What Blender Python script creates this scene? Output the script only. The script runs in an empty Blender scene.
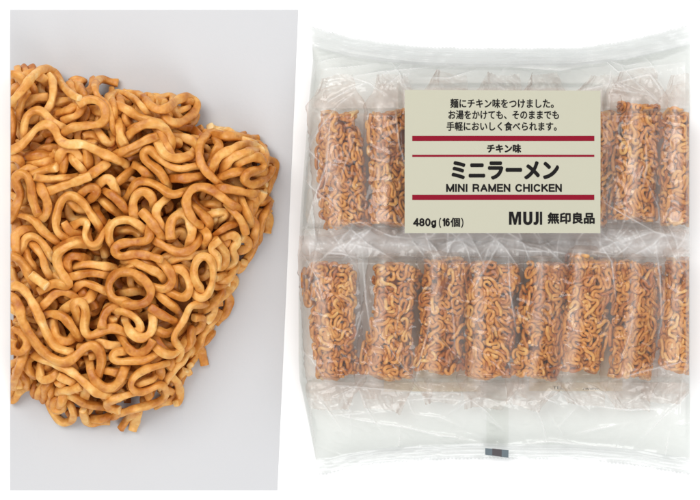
import bpy, bmesh, math, random
import numpy as np
from mathutils import Vector, Matrix

S = 0.001            # one millimetre; all shapes below are given in millimetres
CAM_H = 1600.0
random.seed(7)
RNG = np.random.default_rng(11)
scene = bpy.context.scene
COL = scene.collection

# ------------------------------------------------------------------ helpers
def P(px, py, z=0.0):
    """point on the table plan (origin top left, y down) at height z -> metres"""
    k = (CAM_H - z) / CAM_H
    return ((px - 350.0) * k * S, (250.0 - py) * k * S, z * S)

def Pn(A):
    A = np.asarray(A, float)
    k = (CAM_H - A[:, 2]) / CAM_H
    return np.stack([(A[:, 0] - 350) * k * S, (250 - A[:, 1]) * k * S, A[:, 2] * S], 1)

def mesh_np(name, verts, faces, smooth=True):
    me = bpy.data.meshes.new(name)
    me.from_pydata([tuple(v) for v in verts], [], faces)
    if smooth:
        me.polygons.foreach_set('use_smooth', [True] * len(me.polygons))
    me.update()
    return me

def link(name, me, mat, parent=None):
    o = bpy.data.objects.new(name, me)
    COL.objects.link(o)
    if mat is not None and me is not None and not me.materials:
        me.materials.append(mat)
    if parent is not None:
        o.parent = parent
    return o

def empty(name, loc, label, cat, group=None):
    o = bpy.data.objects.new(name, None)
    o.empty_display_size = 0.02
    COL.objects.link(o)
    o.location = loc
    o['label'] = label
    o['category'] = cat
    if group:
        o['group'] = group
    return o

def grad_noise(x, y, seed=0):
    """2-D gradient noise, numpy, about -1..1"""
    r = np.random.default_rng(seed)
    ang = r.random((256, 256)) * 2 * np.pi
    xi = np.floor(x).astype(int); yi = np.floor(y).astype(int)
    xf = x - xi; yf = y - yi
    def g(ix, iy, dx, dy):
        a = ang[ix % 256, iy % 256]
        return np.cos(a) * dx + np.sin(a) * dy
    u = xf ** 3 * (xf * (xf * 6 - 15) + 10); v = yf ** 3 * (yf * (yf * 6 - 15) + 10)
    n00 = g(xi, yi, xf, yf); n10 = g(xi + 1, yi, xf - 1, yf)
    n01 = g(xi, yi + 1, xf, yf - 1); n11 = g(xi + 1, yi + 1, xf - 1, yf - 1)
    return 1.4 * ((n00 * (1 - u) + n10 * u) * (1 - v) + (n01 * (1 - u) + n11 * u) * v)

def sstep(a, b, x):
    t = np.clip((x - a) / (b - a), 0, 1)
    return t * t * (3 - 2 * t)

# ------------------------------------------------------------------ materials
def new_mat(name):
    m = bpy.data.materials.new(name)
    m.use_nodes = True
    nt = m.node_tree
    return m, nt, nt.nodes, nt.links, nt.nodes['Principled BSDF']

def noodle_material(name, scale, deep=1.0, mott=0.9):
    m, nt, N, L, b = new_mat(name)
    tc = N.new('ShaderNodeTexCoord')
    at = N.new('ShaderNodeAttribute'); at.attribute_name = 'tone'
    n1 = N.new('ShaderNodeTexNoise'); n1.inputs['Scale'].default_value = 62 * scale
    n1.inputs['Detail'].default_value = 3; n1.inputs['Roughness'].default_value = 0.6
    L.new(tc.outputs['Object'], n1.inputs['Vector'])
    ad = N.new('ShaderNodeMath'); ad.operation = 'MULTIPLY_ADD'
    L.new(n1.outputs['Fac'], ad.inputs[0]); ad.inputs[1].default_value = mott
    L.new(at.outputs['Fac'], ad.inputs[2])
    rp = N.new('ShaderNodeValToRGB')
    e = rp.color_ramp.elements
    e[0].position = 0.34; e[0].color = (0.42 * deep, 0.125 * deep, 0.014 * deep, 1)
    e[1].position = 1.30; e[1].color = (0.88, 0.64, 0.31, 1)
    e2 = rp.color_ramp.elements.new(0.62); e2.color = (0.66 * deep, 0.285 * deep, 0.055 * deep, 1)
    e3 = rp.color_ramp.elements.new(0.88); e3.color = (0.80, 0.46, 0.14, 1)
    L.new(ad.outputs[0], rp.inputs['Fac'])
    # toasted brown flecks
    n2 = N.new('ShaderNodeTexNoise'); n2.inputs['Scale'].default_value = 150 * scale
    n2.inputs['Detail'].default_value = 2
    L.new(tc.outputs['Object'], n2.inputs['Vector'])
    r2 = N.new('ShaderNodeValToRGB')
    r2.color_ramp.elements[0].position = 0.64; r2.color_ramp.elements[0].color = (0, 0, 0, 1)
    r2.color_ramp.elements[1].position = 0.80; r2.color_ramp.elements[1].color = (0.6, 0.6, 0.6, 1)
    L.new(n2.outputs['Fac'], r2.inputs['Fac'])
    mx = N.new('ShaderNodeMix'); mx.data_type = 'RGBA'
    L.new(r2.outputs['Color'], mx.inputs['Factor'])
    L.new(rp.outputs['Color'], mx.inputs['A'])
    mx.inputs['B'].default_value = (0.36, 0.10, 0.018, 1)
    L.new(mx.outputs['Result'], b.inputs['Base Color'])
    b.inputs['Roughness'].default_value = 0.40
    b.inputs['Specular IOR Level'].default_value = 0.45
    b.inputs['Subsurface Weight'].default_value = 0.10
    b.inputs['Subsurface Radius'].default_value = (1.0, 0.45, 0.15)
    b.inputs['Subsurface Scale'].default_value = 0.004 / scale
    n3 = N.new('ShaderNodeTexNoise'); n3.inputs['Scale'].default_value = 420 * scale
    n3.inputs['Detail'].default_value = 4
    L.new(tc.outputs['Object'], n3.inputs['Vector'])
    n4 = N.new('ShaderNodeTexNoise'); n4.inputs['Scale'].default_value = 130 * scale
    L.new(tc.outputs['Object'], n4.inputs['Vector'])
    s = N.new('ShaderNodeMath'); s.operation = 'MULTIPLY_ADD'
    L.new(n4.outputs['Fac'], s.inputs[0]); s.inputs[1].default_value = 2.0
    L.new(n3.outputs['Fac'], s.inputs[2])
    bp = N.new('ShaderNodeBump'); bp.inputs['Strength'].default_value = 0.5
    bp.inputs['Distance'].default_value = 0.0007 / scale
    L.new(s.outputs[0], bp.inputs['Height'])
    L.new(bp.outputs['Normal'], b.inputs['Normal'])
    return m

def film_material(name, clear=(0.93, 0.94, 0.92), edge=(0.55, 0.56, 0.54), haze=0.06, streak=0.10,
                  tint=(0.9, 0.9, 0.88), rough=0.12, nscale=(30, 9, 30), gloss=0.75, bump=0.25, band=0.0):
    m, nt, N, L, b = new_mat(name)
    N.remove(b)
    out = N['Material Output']
    tc = N.new('ShaderNodeTexCoord')
    mp = N.new('ShaderNodeMapping'); mp.inputs['Scale'].default_value = nscale
    L.new(tc.outputs['Object'], mp.inputs['Vector'])
    n = N.new('ShaderNodeTexNoise'); n.inputs['Scale'].default_value = 1.0; n.inputs['Detail'].default_value = 4
    n.inputs['Distortion'].default_value = 0.8
    L.new(mp.outputs['Vector'], n.inputs['Vector'])
    r = N.new('ShaderNodeMapRange'); r.inputs['From Min'].default_value = 0.48; r.inputs['From Max'].default_value = 0.74
    r.inputs['To Min'].default_value = haze; r.inputs['To Max'].default_value = haze + streak
    L.new(n.outputs['Fac'], r.inputs['Value'])
    hz = r.outputs['Result']
    if band:      # pale highlight haze painted along the ridge of the brick
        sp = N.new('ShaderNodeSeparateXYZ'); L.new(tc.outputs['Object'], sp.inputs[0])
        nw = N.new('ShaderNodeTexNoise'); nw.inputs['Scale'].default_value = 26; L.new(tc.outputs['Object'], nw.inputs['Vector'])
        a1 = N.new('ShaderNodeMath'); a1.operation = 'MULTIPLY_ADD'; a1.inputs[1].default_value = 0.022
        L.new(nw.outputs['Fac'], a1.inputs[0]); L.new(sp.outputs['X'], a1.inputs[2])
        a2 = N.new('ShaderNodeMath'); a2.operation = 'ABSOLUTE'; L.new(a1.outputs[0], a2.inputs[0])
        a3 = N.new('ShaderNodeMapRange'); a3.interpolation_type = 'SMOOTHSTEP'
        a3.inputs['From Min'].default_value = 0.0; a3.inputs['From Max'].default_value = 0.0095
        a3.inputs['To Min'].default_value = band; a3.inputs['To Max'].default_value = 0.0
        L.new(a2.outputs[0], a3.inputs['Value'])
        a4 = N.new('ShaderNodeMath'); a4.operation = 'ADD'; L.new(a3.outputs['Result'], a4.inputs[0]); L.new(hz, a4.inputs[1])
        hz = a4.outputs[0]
    vl = N.new('ShaderNodeAttribute'); vl.attribute_name = 'veil'
    vs_ = N.new('ShaderNodeMath'); vs_.operation = 'ADD'; vs_.use_clamp = True
    L.new(vl.outputs['Fac'], vs_.inputs[0]); L.new(hz, vs_.inputs[1]); hz = vs_.outputs[0]
    n5 = N.new('ShaderNodeTexNoise'); n5.inputs['Scale'].default_value = 160; n5.inputs['Detail'].default_value = 3
    L.new(tc.outputs['Object'], n5.inputs['Vector'])
    bp = N.new('ShaderNodeBump'); bp.inputs['Strength'].default_value = bump; bp.inputs['Distance'].default_value = 0.0015
    L.new(n5.outputs['Fac'], bp.inputs['Height'])
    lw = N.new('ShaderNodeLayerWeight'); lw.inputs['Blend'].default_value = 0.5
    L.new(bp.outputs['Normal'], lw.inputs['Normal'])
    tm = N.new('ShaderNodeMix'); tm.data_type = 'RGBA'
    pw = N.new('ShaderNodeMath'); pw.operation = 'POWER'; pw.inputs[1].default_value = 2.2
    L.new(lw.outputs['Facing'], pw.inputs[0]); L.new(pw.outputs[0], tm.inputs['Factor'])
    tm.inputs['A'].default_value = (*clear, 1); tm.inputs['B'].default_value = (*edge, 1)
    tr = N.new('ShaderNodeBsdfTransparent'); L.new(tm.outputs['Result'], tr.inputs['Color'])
    df = N.new('ShaderNodeBsdfDiffuse'); df.inputs['Color'].default_value = (*tint, 1)
    tl = N.new('ShaderNodeBsdfTranslucent'); tl.inputs['Color'].default_value = (*tint, 1)
    dm = N.new('ShaderNodeMixShader'); dm.inputs[0].default_value = 0.18
    L.new(df.outputs[0], dm.inputs[1]); L.new(tl.outputs[0], dm.inputs[2])
    m1 = N.new('ShaderNodeMixShader')
    L.new(hz, m1.inputs[0]); L.new(tr.outputs[0], m1.inputs[1]); L.new(dm.outputs[0], m1.inputs[2])
    gl = N.new('ShaderNodeBsdfGlossy'); gl.inputs['Roughness'].default_value = rough
    gl.inputs['Color'].default_value = (gloss, gloss, gloss, 1)
    L.new(bp.outputs['Normal'], gl.inputs['Normal'])
    p5 = N.new('ShaderNodeMath'); p5.operation = 'POWER'; p5.inputs[1].default_value = 5
    L.new(lw.outputs['Facing'], p5.inputs[0])
    fr = N.new('ShaderNodeMath'); fr.operation = 'MULTIPLY_ADD'; fr.inputs[1].default_value = 0.8; fr.inputs[2].default_value = 0.035
    L.new(p5.outputs[0], fr.inputs[0])
    m2 = N.new('ShaderNodeMixShader')
    L.new(fr.outputs[0], m2.inputs[0]); L.new(m1.outputs[0], m2.inputs[1]); L.new(gl.outputs[0], m2.inputs[2])
    L.new(m2.outputs[0], out.inputs['Surface'])
    return m

def plain_material(name, color, rough=0.6, var=0.0, scale=60, bump=0.0, bscale=400, spec=0.3):
    m, nt, N, L, b = new_mat(name)
    b.inputs['Roughness'].default_value = rough
    b.inputs['Specular IOR Level'].default_value = spec
    tc = N.new('ShaderNodeTexCoord')
    n = N.new('ShaderNodeTexNoise'); n.inputs['Scale'].default_value = scale; n.inputs['Detail'].default_value = 4
    L.new(tc.outputs['Object'], n.inputs['Vector'])
    mx = N.new('ShaderNodeMix'); mx.data_type = 'RGBA'
    L.new(n.outputs['Fac'], mx.inputs['Factor'])
    mx.inputs['A'].default_value = (*[c * (1 - var) for c in color], 1)
    mx.inputs['B'].default_value = (*[min(1, c * (1 + var)) for c in color], 1)
    L.new(mx.outputs['Result'], b.inputs['Base Color'])
    if bump:
        n2 = N.new('ShaderNodeTexNoise'); n2.inputs['Scale'].default_value = bscale; n2.inputs['Detail'].default_value = 5
        L.new(tc.outputs['Object'], n2.inputs['Vector'])
        bp = N.new('ShaderNodeBump'); bp.inputs['Strength'].default_value = bump; bp.inputs['Distance'].default_value = 0.001
        L.new(n2.outputs['Fac'], bp.inputs['Height']); L.new(bp.outputs['Normal'], b.inputs['Normal'])
    return m

M_NOODLE = noodle_material('fried_noodle', 1.0, 1.0, 1.15)
M_NOODLE_S = noodle_material('fried_noodle_small', 2.2, 1.05, 1.0)
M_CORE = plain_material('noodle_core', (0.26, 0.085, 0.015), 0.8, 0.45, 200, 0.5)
M_TABLE = plain_material('white_sweep', (0.92, 0.924, 0.924), 0.9, 0.002, 6, 0, spec=0.0)
M_GREY = plain_material('grey_paper', (0.57, 0.572, 0.585), 0.85, 0.012, 14, 0.12, 260, spec=0.1)
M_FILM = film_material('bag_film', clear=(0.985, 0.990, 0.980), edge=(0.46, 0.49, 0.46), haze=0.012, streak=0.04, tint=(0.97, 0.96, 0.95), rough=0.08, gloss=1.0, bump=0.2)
M_BACK = film_material('bag_back_film', clear=(0.983, 0.988, 0.978), edge=(0.8, 0.8, 0.8), haze=0.01, streak=0.02, tint=(0.80, 0.82, 0.79))
M_SEAL = film_material('bag_seal', clear=(0.955, 0.96, 0.96), edge=(0.45, 0.46, 0.46), haze=0.08, streak=0.22, nscale=(22, 230, 60), tint=(0.80, 0.81, 0.81), rough=0.12, gloss=1.0)
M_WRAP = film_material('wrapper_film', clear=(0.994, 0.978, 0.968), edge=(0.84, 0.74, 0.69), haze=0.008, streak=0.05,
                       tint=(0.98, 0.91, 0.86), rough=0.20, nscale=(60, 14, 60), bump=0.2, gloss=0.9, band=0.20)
M_CRIMP = film_material('wrapper_crimp', clear=(0.994, 0.984, 0.977), edge=(0.80, 0.71, 0.67), haze=0.03, streak=0.16,
                        tint=(0.98, 0.93, 0.90), rough=0.18, bump=0.25, gloss=0.9)
M_LABEL = plain_material('label_paper', (0.475, 0.46, 0.36), 0.5, 0.012, 40, 0.03, 300, spec=0.3)
M_RED = plain_material('label_red_ink', (0.225, 0.003, 0.018), 0.6, 0.03, 80, spec=0.12)
M_INK = plain_material('label_black_ink', (0.008, 0.007, 0.007), 0.6, 0.05, 80, spec=0.12)
M_BACKLABEL = plain_material('back_label_paper', (0.76, 0.69, 0.54), 0.7, 0.03, 30)
M_MARK = plain_material('slate_print', (0.12, 0.15, 0.17), 0.5, 0.25, 90)
M_MARK2 = plain_material('plum_print', (0.075, 0.066, 0.072), 0.5, 0.2, 90)

# ------------------------------------------------------------------ noodle physics
def resample(pts, step):
    pts = np.asarray(pts, float)
    n = len(pts)
    if n == 2:
        dense = pts[0] + (pts[1] - pts[0]) * np.linspace(0, 1, 20)[:, None]
    else:
        ext = np.vstack([2 * pts[0] - pts[1], pts, 2 * pts[-1] - pts[-2]])
        out = []
        for i in range(n - 1):
            p0, p1, p2, p3 = ext[i], ext[i + 1], ext[i + 2], ext[i + 3]
            t = np.linspace(0, 1, 12, endpoint=False)[:, None]
            out.append(0.5 * ((2 * p1) + (-p0 + p2) * t + (2 * p0 - 5 * p1 + 4 * p2 - p3) * t * t + (-p0 + 3 * p1 - 3 * p2 + p3) * t ** 3))
        dense = np.vstack(out + [pts[-1:]])
    d = np.r_[0, np.cumsum(np.linalg.norm(np.diff(dense, axis=0), axis=1))]
    m = max(3, int(round(d[-1] / step)) + 1)
    s = np.linspace(0, d[-1], m)
    return np.stack([np.interp(s, d, dense[:, k]) for k in range(dense.shape[1])], 1)

def pairs_within(X, cell):
    c = np.floor((X - X.min(0)) / cell).astype(np.int64) + 1
    dims = c.max(0) + 2
    key = (c[:, 0] * dims[1] + c[:, 1]) * dims[2] + c[:, 2]
    order = np.argsort(key, kind='stable'); ks = key[order]
    I, J = [], []
    for dx in (-1, 0, 1):
        for dy in (-1, 0, 1):
            for dz in (-1, 0, 1):
                o = (dx * dims[1] + dy) * dims[2] + dz
                if o < 0:
                    continue
                lo = np.searchsorted(ks, key + o, 'left'); hi = np.searchsorted(ks, key + o, 'right')
                cnt = hi - lo
                i = np.repeat(np.arange(len(X)), cnt)
                st = np.repeat(lo - np.r_[0, np.cumsum(cnt)[:-1]], cnt)
                j = order[st + np.arange(cnt.sum())]
                if o == 0:
                    k = i < j; i = i[k]; j = j[k]
                I.append(i); J.append(j)
    I = np.concatenate(I); J = np.concatenate(J)
    d = ((X[I] - X[J]) ** 2).sum(1)
    k = d < cell * cell
    return I[k], J[k]

def relax(strands, r, mob, clamp, iters=60, anchor=0.0):
    X = np.vstack(strands); X0 = X.copy()
    sid = np.repeat(np.arange(len(strands)), [len(s) for s in strands])
    M = np.repeat(np.asarray(mob, float), [len(s) for s in strands], axis=0)
    same1 = np.where(sid[:-1] == sid[1:])[0]
    same2 = np.where(sid[:-2] == sid[2:])[0]
    same4 = np.where(sid[:-4] == sid[4:])[0]
    L1 = np.linalg.norm(X[same1] - X[same1 + 1], axis=1)
    L2 = np.linalg.norm(X[same2] - X[same2 + 2], axis=1)
    L4 = np.linalg.norm(X[same4] - X[same4 + 4], axis=1)
    step = np.median(L1); skip = int(math.ceil(2.6 * r / step)) + 1
    D = 2 * r * 0.96
    for it in range(iters):
        if it % 4 == 0:
            I, J = pairs_within(X, 2 * r * 1.25)
            k = (sid[I] != sid[J]) | (np.abs(I - J) > skip)
            I = I[k]; J = J[k]
        v = X[I] - X[J]; d = np.linalg.norm(v, axis=1) + 1e-6
        k = d < D
        i = I[k]; j = J[k]; n = v[k] / d[k, None]
        push = 0.5 * (D - d[k])[:, None] * n
        dX = np.zeros_like(X); cn = np.zeros(len(X))
        np.add.at(dX, i, push); np.add.at(dX, j, -push)
        np.add.at(cn, i, 1); np.add.at(cn, j, 1)
        X += dX / np.maximum(1, cn * 0.6)[:, None] * M
        for off, idx, L0, w in ((4, same4, L4, 0.25), (2, same2, L2, 0.4), (1, same1, L1, 0.5)):
            for _ in range(2):
                v = X[idx + off] - X[idx]; d = np.linalg.norm(v, axis=1) + 1e-6
                c = (w * 0.5 * (d - L0) / d)[:, None] * v
                dX = np.zeros_like(X)
                np.add.at(dX, idx, c); np.add.at(dX, idx + off, -c)
                X += dX * M
        if anchor:
            X += (X0 - X) * anchor * (1 - M)
        X = clamp(X)
    # light smoothing along each strand
    for _ in range(2):
        inner = np.where((sid[:-2] == sid[1:-1]) & (sid[1:-1] == sid[2:]))[0] + 1
        Y = X.copy(); Y[inner] = 0.5 * X[inner] + 0.25 * (X[inner - 1] + X[inner + 1]); X = Y
    out = []; p = 0
    for s in strands:
        out.append(X[p:p + len(s)]); p += len(s)
    return out

def meander(length, lam, amp, step, rng):
    n = max(6, int(length / step))
    s = np.arange(n) * step
    lam_s = lam * (1 + 0.22 * np.sin(s / lam * rng.uniform(0.8, 2.0) + rng.uniform(0, 6)))
    ph = np.cumsum(2 * np.pi / lam_s) * step + rng.uniform(0, 6.28)
    am = amp * (1 + 0.25 * np.sin(s / lam * rng.uniform(1, 2.5) + rng.uniform(0, 6)))
    th = am * np.sin(ph) + 0.35 * np.sin(s / (2.3 * lam) + rng.uniform(0, 6))
    x = np.cumsum(np.cos(th)) * step; y = np.cumsum(np.sin(th)) * step
    z = 0.10 * lam * np.sin(ph * 0.5 + rng.uniform(0, 6)) + 0.05 * lam * np.sin(s / lam * 9 + rng.uniform(0, 6))
    Q = np.stack([x, y, z], 1)
    return Q - Q.mean(0)

def tube(Pts, w, t, nv=10, tone=0.0, rng=None, normal0=None, sq=3.5, vary=0.10):
    """strand with a slightly square section, flat cut ends; returns verts, faces, tone per vertex"""
    Pts = np.asarray(Pts)
    n = len(Pts)
    T = np.gradient(Pts, axis=0); T /= np.linalg.norm(T, axis=1)[:, None] + 1e-9
    U = np.zeros_like(Pts)
    u = np.array(normal0 if normal0 is not None else (0, 0, 1.0))
    for i in range(n):
        u = u - T[i] * np.dot(u, T[i])
        l = np.linalg.norm(u)
        if l < 1e-3:
            u = np.cross(T[i], (1, 0, 0)); l = np.linalg.norm(u)
        u = u / l; U[i] = u
    V = np.cross(T, U)
    ang = (np.arange(nv) + 0.5) / nv * 2 * np.pi
    c, s = np.cos(ang), np.sin(ang)
    cs = np.sign(c) * np.abs(c) ** (2 / sq); sn = np.sign(s) * np.abs(s) ** (2 / sq)
    ph = rng.uniform(0, 6.28, 4)
    a = np.linspace(0, n * 0.25, n)
    tw = 0.35 * np.sin(a * 0.35 + ph[0]) + 0.2 * np.sin(a * 0.9 + ph[1])
    sw = 1 + vary * np.sin(a * 1.1 + ph[2]) + vary * 0.6 * np.sin(a * 2.7 + ph[3])
    st = 1 - vary * np.sin(a * 1.3 + ph[1])
    ct, stt = np.cos(tw)[:, None], np.sin(tw)[:, None]
    A = V * ct + U * stt; B = -V * stt + U * ct
    ring = Pts[:, None, :] + A[:, None, :] * (cs[None, :, None] * (w * sw)[:, None, None]) + B[:, None, :] * (sn[None, :, None] * (t * st)[:, None, None])
    verts = ring.reshape(-1, 3)
    faces = []
    for i in range(n - 1):
        b0 = i * nv; b1 = b0 + nv
        for k in range(nv):
            k2 = (k + 1) % nv
            faces.append((b0 + k, b0 + k2, b1 + k2, b1 + k))
    tn = np.full(len(verts), tone)
    # caps: inset ring + flat face, paler because it is a fresh cut
    for (ri, sgn) in ((0, -1), (n - 1, 1)):
        base = len(verts)
        cen = Pts[ri]
        rg = ring[ri] * 0.86 + cen * 0.14 + T[ri] * sgn * w * 0.10
        verts = np.vstack([verts, rg]); tn = np.r_[tn, np.full(nv, tone + 0.20)]
        for k in range(nv):
            k2 = (k + 1) % nv
            f = (ri * nv + k, ri * nv + k2, base + k2, base + k)
            faces.append(f if sgn > 0 else f[::-1])
        loop = tuple(base + k for k in range(nv))
        faces.append(loop if sgn > 0 else loop[::-1])
    return verts, faces, tn

def add_veil(me, val):
    a = me.attributes.new('veil', 'FLOAT', 'POINT')
    a.data.foreach_set('value', np.asarray(val, np.float32))

def strands_mesh(name, tubes):
    V = []; F = []; Tn = []; o = 0
    for v, f, t in tubes:
        V.append(v); Tn.append(t)
        F.extend([tuple(i + o for i in q) for q in f]); o += len(v)
    V = np.vstack(V); Tn = np.concatenate(Tn)
    me = mesh_np(name, V, F)
    a = me.attributes.new('tone', 'FLOAT', 'POINT')
    a.data.foreach_set('value', Tn.astype(np.float32))
    return me

def cut_mesh(me, co, no):
    """cut a mesh with a plane (keeps the side the normal points away from) and close the cut"""
    bm = bmesh.new(); bm.from_mesh(me)
    g = bm.verts[:] + bm.edges[:] + bm.faces[:]
    res = bmesh.ops.bisect_plane(bm, geom=g, plane_co=co, plane_no=no, clear_outer=True, dist=1e-7)
    ed = [e for e in res['geom_cut'] if isinstance(e, bmesh.types.BMEdge) and e.is_valid and len(e.link_faces) == 1]
    if ed:
        try:
            bmesh.ops.holes_fill(bm, edges=ed, sides=0)
        except Exception:
            pass
    bm.to_mesh(me); bm.free()
    return me

# ------------------------------------------------------------------ hero noodle block
OUT = [(8, 66), (30, 66), (48, 66), (62, 84), (78, 82), (92, 76), (104, 80), (114, 94), (150, 94), (172, 97), (186, 94), (199, 105),
       (196, 122), (210, 132), (230, 130), (250, 138), (266, 152), (276, 166), (272, 196), (268, 214), (262, 238), (255, 255),
       (238, 275), (233, 288), (229, 305), (218, 325), (204, 345), (188, 375), (178, 395), (166, 404), (148, 412), (140, 424), (128, 420),
       (110, 418), (90, 422), (72, 422), (56, 420), (44, 404), (28, 392), (12, 404), (8, 400)]
OUTN = np.array(OUT, float)

def poly_dist(X, Y, side=None):
    """signed distance (inside positive) to the outline"""
    A = OUTN; B = np.roll(OUTN, -1, axis=0)
    best = np.full(X.shape, 1e9); ins = np.zeros(X.shape, bool)
    for (ax, ay), (bx, by) in zip(A, B):
        if ax < 9 and bx < 9:           # the straight cut along the sheet edge does not slope
            pass
        else:
            dx, dy = bx - ax, by - ay
            t = np.clip(((X - ax) * dx + (Y - ay) * dy) / (dx * dx + dy * dy), 0, 1)
            d = np.hypot(X - ax - t * dx, Y - ay - t * dy)
            # the far (upper) edge is steep, the near right side slopes gently
            wgt = 2.6 if (dx > 0 and ay < 165) else 1.0
            best = np.minimum(best, d * wgt)
        c = ((ay > Y) != (by > Y)) & (X < (bx - ax) * (Y - ay) / (by - ay + 1e-12) + ax)
        ins ^= c
    return np.where(ins, best, -best)

gx = np.arange(0, 300, 2.0); gy = np.arange(50, 440, 2.0)
GX, GY = np.meshgrid(gx, gy, indexing='ij')
GD = poly_dist(GX, GY)
def dist_at(x, y):
    fx = np.clip((x - gx[0]) / 2, 0, len(gx) - 2.001); fy = np.clip((y - gy[0]) / 2, 0, len(gy) - 2.001)
    ix = fx.astype(int); iy = fy.astype(int); a = fx - ix; b = fy - iy
    return (GD[ix, iy] * (1 - a) * (1 - b) + GD[ix + 1, iy] * a * (1 - b) + GD[ix, iy + 1] * (1 - a) * b + GD[ix + 1, iy + 1] * a * b)
def hero_top(x, y):
    d = dist_at(x, y)
    t = np.clip(d / 46.0, 0, 1)
    h = 14 + 54 * (1 - (1 - t) ** 2.2)
    return h + 4.0 * grad_noise(x / 48 + 3, y / 48 + 9, 5)

TR = []   # traced strands: (tile x, tile y, depth, points in fifths)
def T_(ox, oy, depth, *pts):
    TR.append((depth, [(ox + x / 5.0, oy + y / 5.0) for x, y in pts]))
A = lambda d, *p: T_(10, 60, d, *p)
A(0, (20,195),(70,140),(120,75),(185,45),(230,75),(265,130),(310,175),(350,195))
A(0, (340,222),(380,200),(430,200),(475,240),(485,285),(450,320),(380,328),(310,338),(275,360))
A(10, (190,75),(212,110),(215,180),(195,240),(175,265))
A(9, (285,140),(320,115),(350,140),(375,180))
A(1, (500,110),(460,95),(430,110),(425,150),(445,190),(488,225),(505,275),(515,330),(540,370))
A(2, (70,400),(70,340),(85,280),(130,250),(170,265),(200,300),(245,325))
A(0, (-20,465),(50,430),(100,380),(140,335),(190,320),(225,345),(245,395),(290,425),(360,420),(420,445),(480,475),(545,500))
A(5, (105,500),(150,455),(215,435),(252,450),(235,500))
A(4, (250,520),(255,460),(290,440),(330,460),(355,520))
A(9, (430,350),(470,400),(505,425),(520,395),(500,345))
A(8, (340,360),(380,390),(425,425))
A(1, (545,335),(555,380),(575,430))
A(0, (560,465),(620,445),(700,400))
A(5, (610,350),(660,325),(710,320))
A(7, (-20,80),(25,72),(60,100),(75,140))
A(3, (270,260),(300,250),(330,225),(355,240),(340,275),(300,290))
A(6, (0,260),(12,330),(5,400))
A(9, (60,90),(100,65),(145,80))
A(12, (20,250),(70,220),(130,190),(190,185))
A(12, (40,300),(60,200),(90,150))
A(12, (-10,200),(20,150),(60,120),(110,130),(130,200))
F = lambda d, *p: T_(100, 80, d, *p)
F(1, (45,110),(55,75),(100,68),(155,88),(200,120),(240,160))
F(5, (62,120),(130,145),(190,185),(250,205),(305,225))
F(2, (150,72),(200,80),(240,120),(290,150),(340,140),(380,105),(430,88),(472,105),(482,145),(445,185),(400,215),(350,212),(330,190))
F(11, (235,95),(290,98),(325,118))
F(2, (155,265),(200,230),(260,215),(310,230),(345,270),(355,320),(345,370))
F(0, (108,362),(170,332),(230,300),(285,280))
F(2, (100,235),(105,290),(122,345))
F(1, (290,275),(300,340),(340,385),(400,392),(462,375))
F(1, (325,500),(290,450),(230,405),(215,360),(250,345),(280,380),(330,420),(400,445),(468,432))
F(9, (365,265),(420,285),(480,330))
F(8, (380,235),(450,240),(505,280))
F(1, (595,520),(545,470),(505,420),(495,350),(510,300),(540,272),(600,270),(685,278))
F(4, (570,440),(590,390),(640,350),(710,322))
F(3, (370,492),(430,492),(512,480))
F(9, (380,150),(430,165),(440,200))
F(6, (60,100),(65,170),(88,235))
F(10, (100,210),(160,200),(210,220),(260,260))
C = lambda d, *p: T_(150, 120, d, *p)
C(3, (315,235),(340,185),(400,150),(480,122),(540,140),(565,185))
C(4, (370,240),(400,195),(460,168),(520,152))
C(0, (440,222),(480,195),(540,185),(572,215),(550,250),(490,262),(468,295),(500,325),(550,310),(600,270),(612,235))
C(8, (585,200),(622,208),(622,255),(605,300),(590,350))
C(1, (350,288),(400,268),(455,255))
C(1, (350,340),(430,352),(522,372))
C(0, (215,500),(185,440),(185,380),(220,340),(280,338),(340,370),(432,442))
C(5, (215,395),(240,440),(300,470))
C(3, (300,72),(360,80),(430,85),(490,100))
C(8, (350,55),(400,60),(450,85),(500,110))
C(3, (30,30),(60,90),(100,170),(130,200))
C(3, (460,410),(475,450),(510,520))
C(5, (565,360),(530,420),(500,480))
C(7, (595,440),(570,470),(545,520))
C(9, (520,110),(560,140),(575,200),(560,250))
C(9, (300,250),(320,180),(350,130),(330,100))
E = lambda d, *p: T_(140, 190, d, *p)
E(0, (155,245),(150,180),(170,135),(215,115),(250,150),(262,210),(240,285))
E(2, (55,235),(120,280),(200,315),(265,292),(300,240))
E(1, (5,105),(50,150),(95,215))
E(3, (130,45),(82,90),(85,140),(115,190))
E(4, (270,80),(310,120),(350,160),(335,200))
E(1, (472,168),(420,190),(365,235))
E(2, (370,240),(400,280),(432,330),(405,390),(345,375))
E(2, (470,105),(510,160),(530,220))
E(4, (550,60),(540,120),(570,170),(570,235))
E(6, (635,95),(605,160),(590,225))
E(4, (410,240),(465,222),(490,260),(460,295),(478,350),(430,405))
E(6, (500,300),(540,290),(542,250),(510,240))
E(8, (575,255),(560,310),(508,375))
E(6, (350,125),(400,110),(442,120),(400,150))
E(3, (325,205),(348,235),(320,275))
E(7, (440,430),(475,450),(450,500))
E(4, (140,370),(200,335),(290,322))
E(4, (170,500),(165,420),(205,385),(250,420),(285,500))
E(1, (400,250),(350,290),(390,340),(380,395))
E(8, (380,440),(430,430),(475,400))
G = lambda d, *p: T_(120, 260, d, *p)
G(0, (398,140),(372,90),(372,30),(400,-15),(440,-15),(465,30),(465,90),(450,150),(412,192),(378,182),(365,140))
G(0, (60,10),(130,38),(200,70),(228,115))
G(2, (50,25),(90,92),(160,132),(228,145),(262,105),(245,50),(195,0))
G(1, (185,165),(230,205),(275,238))
G(2, (150,235),(200,270),(262,300))
G(3, (245,55),(300,42),(340,90),(350,150),(320,190),(270,172),(225,150))
G(1, (400,222),(355,228),(320,300),(280,360),(268,400),(300,440),(292,485))
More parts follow.
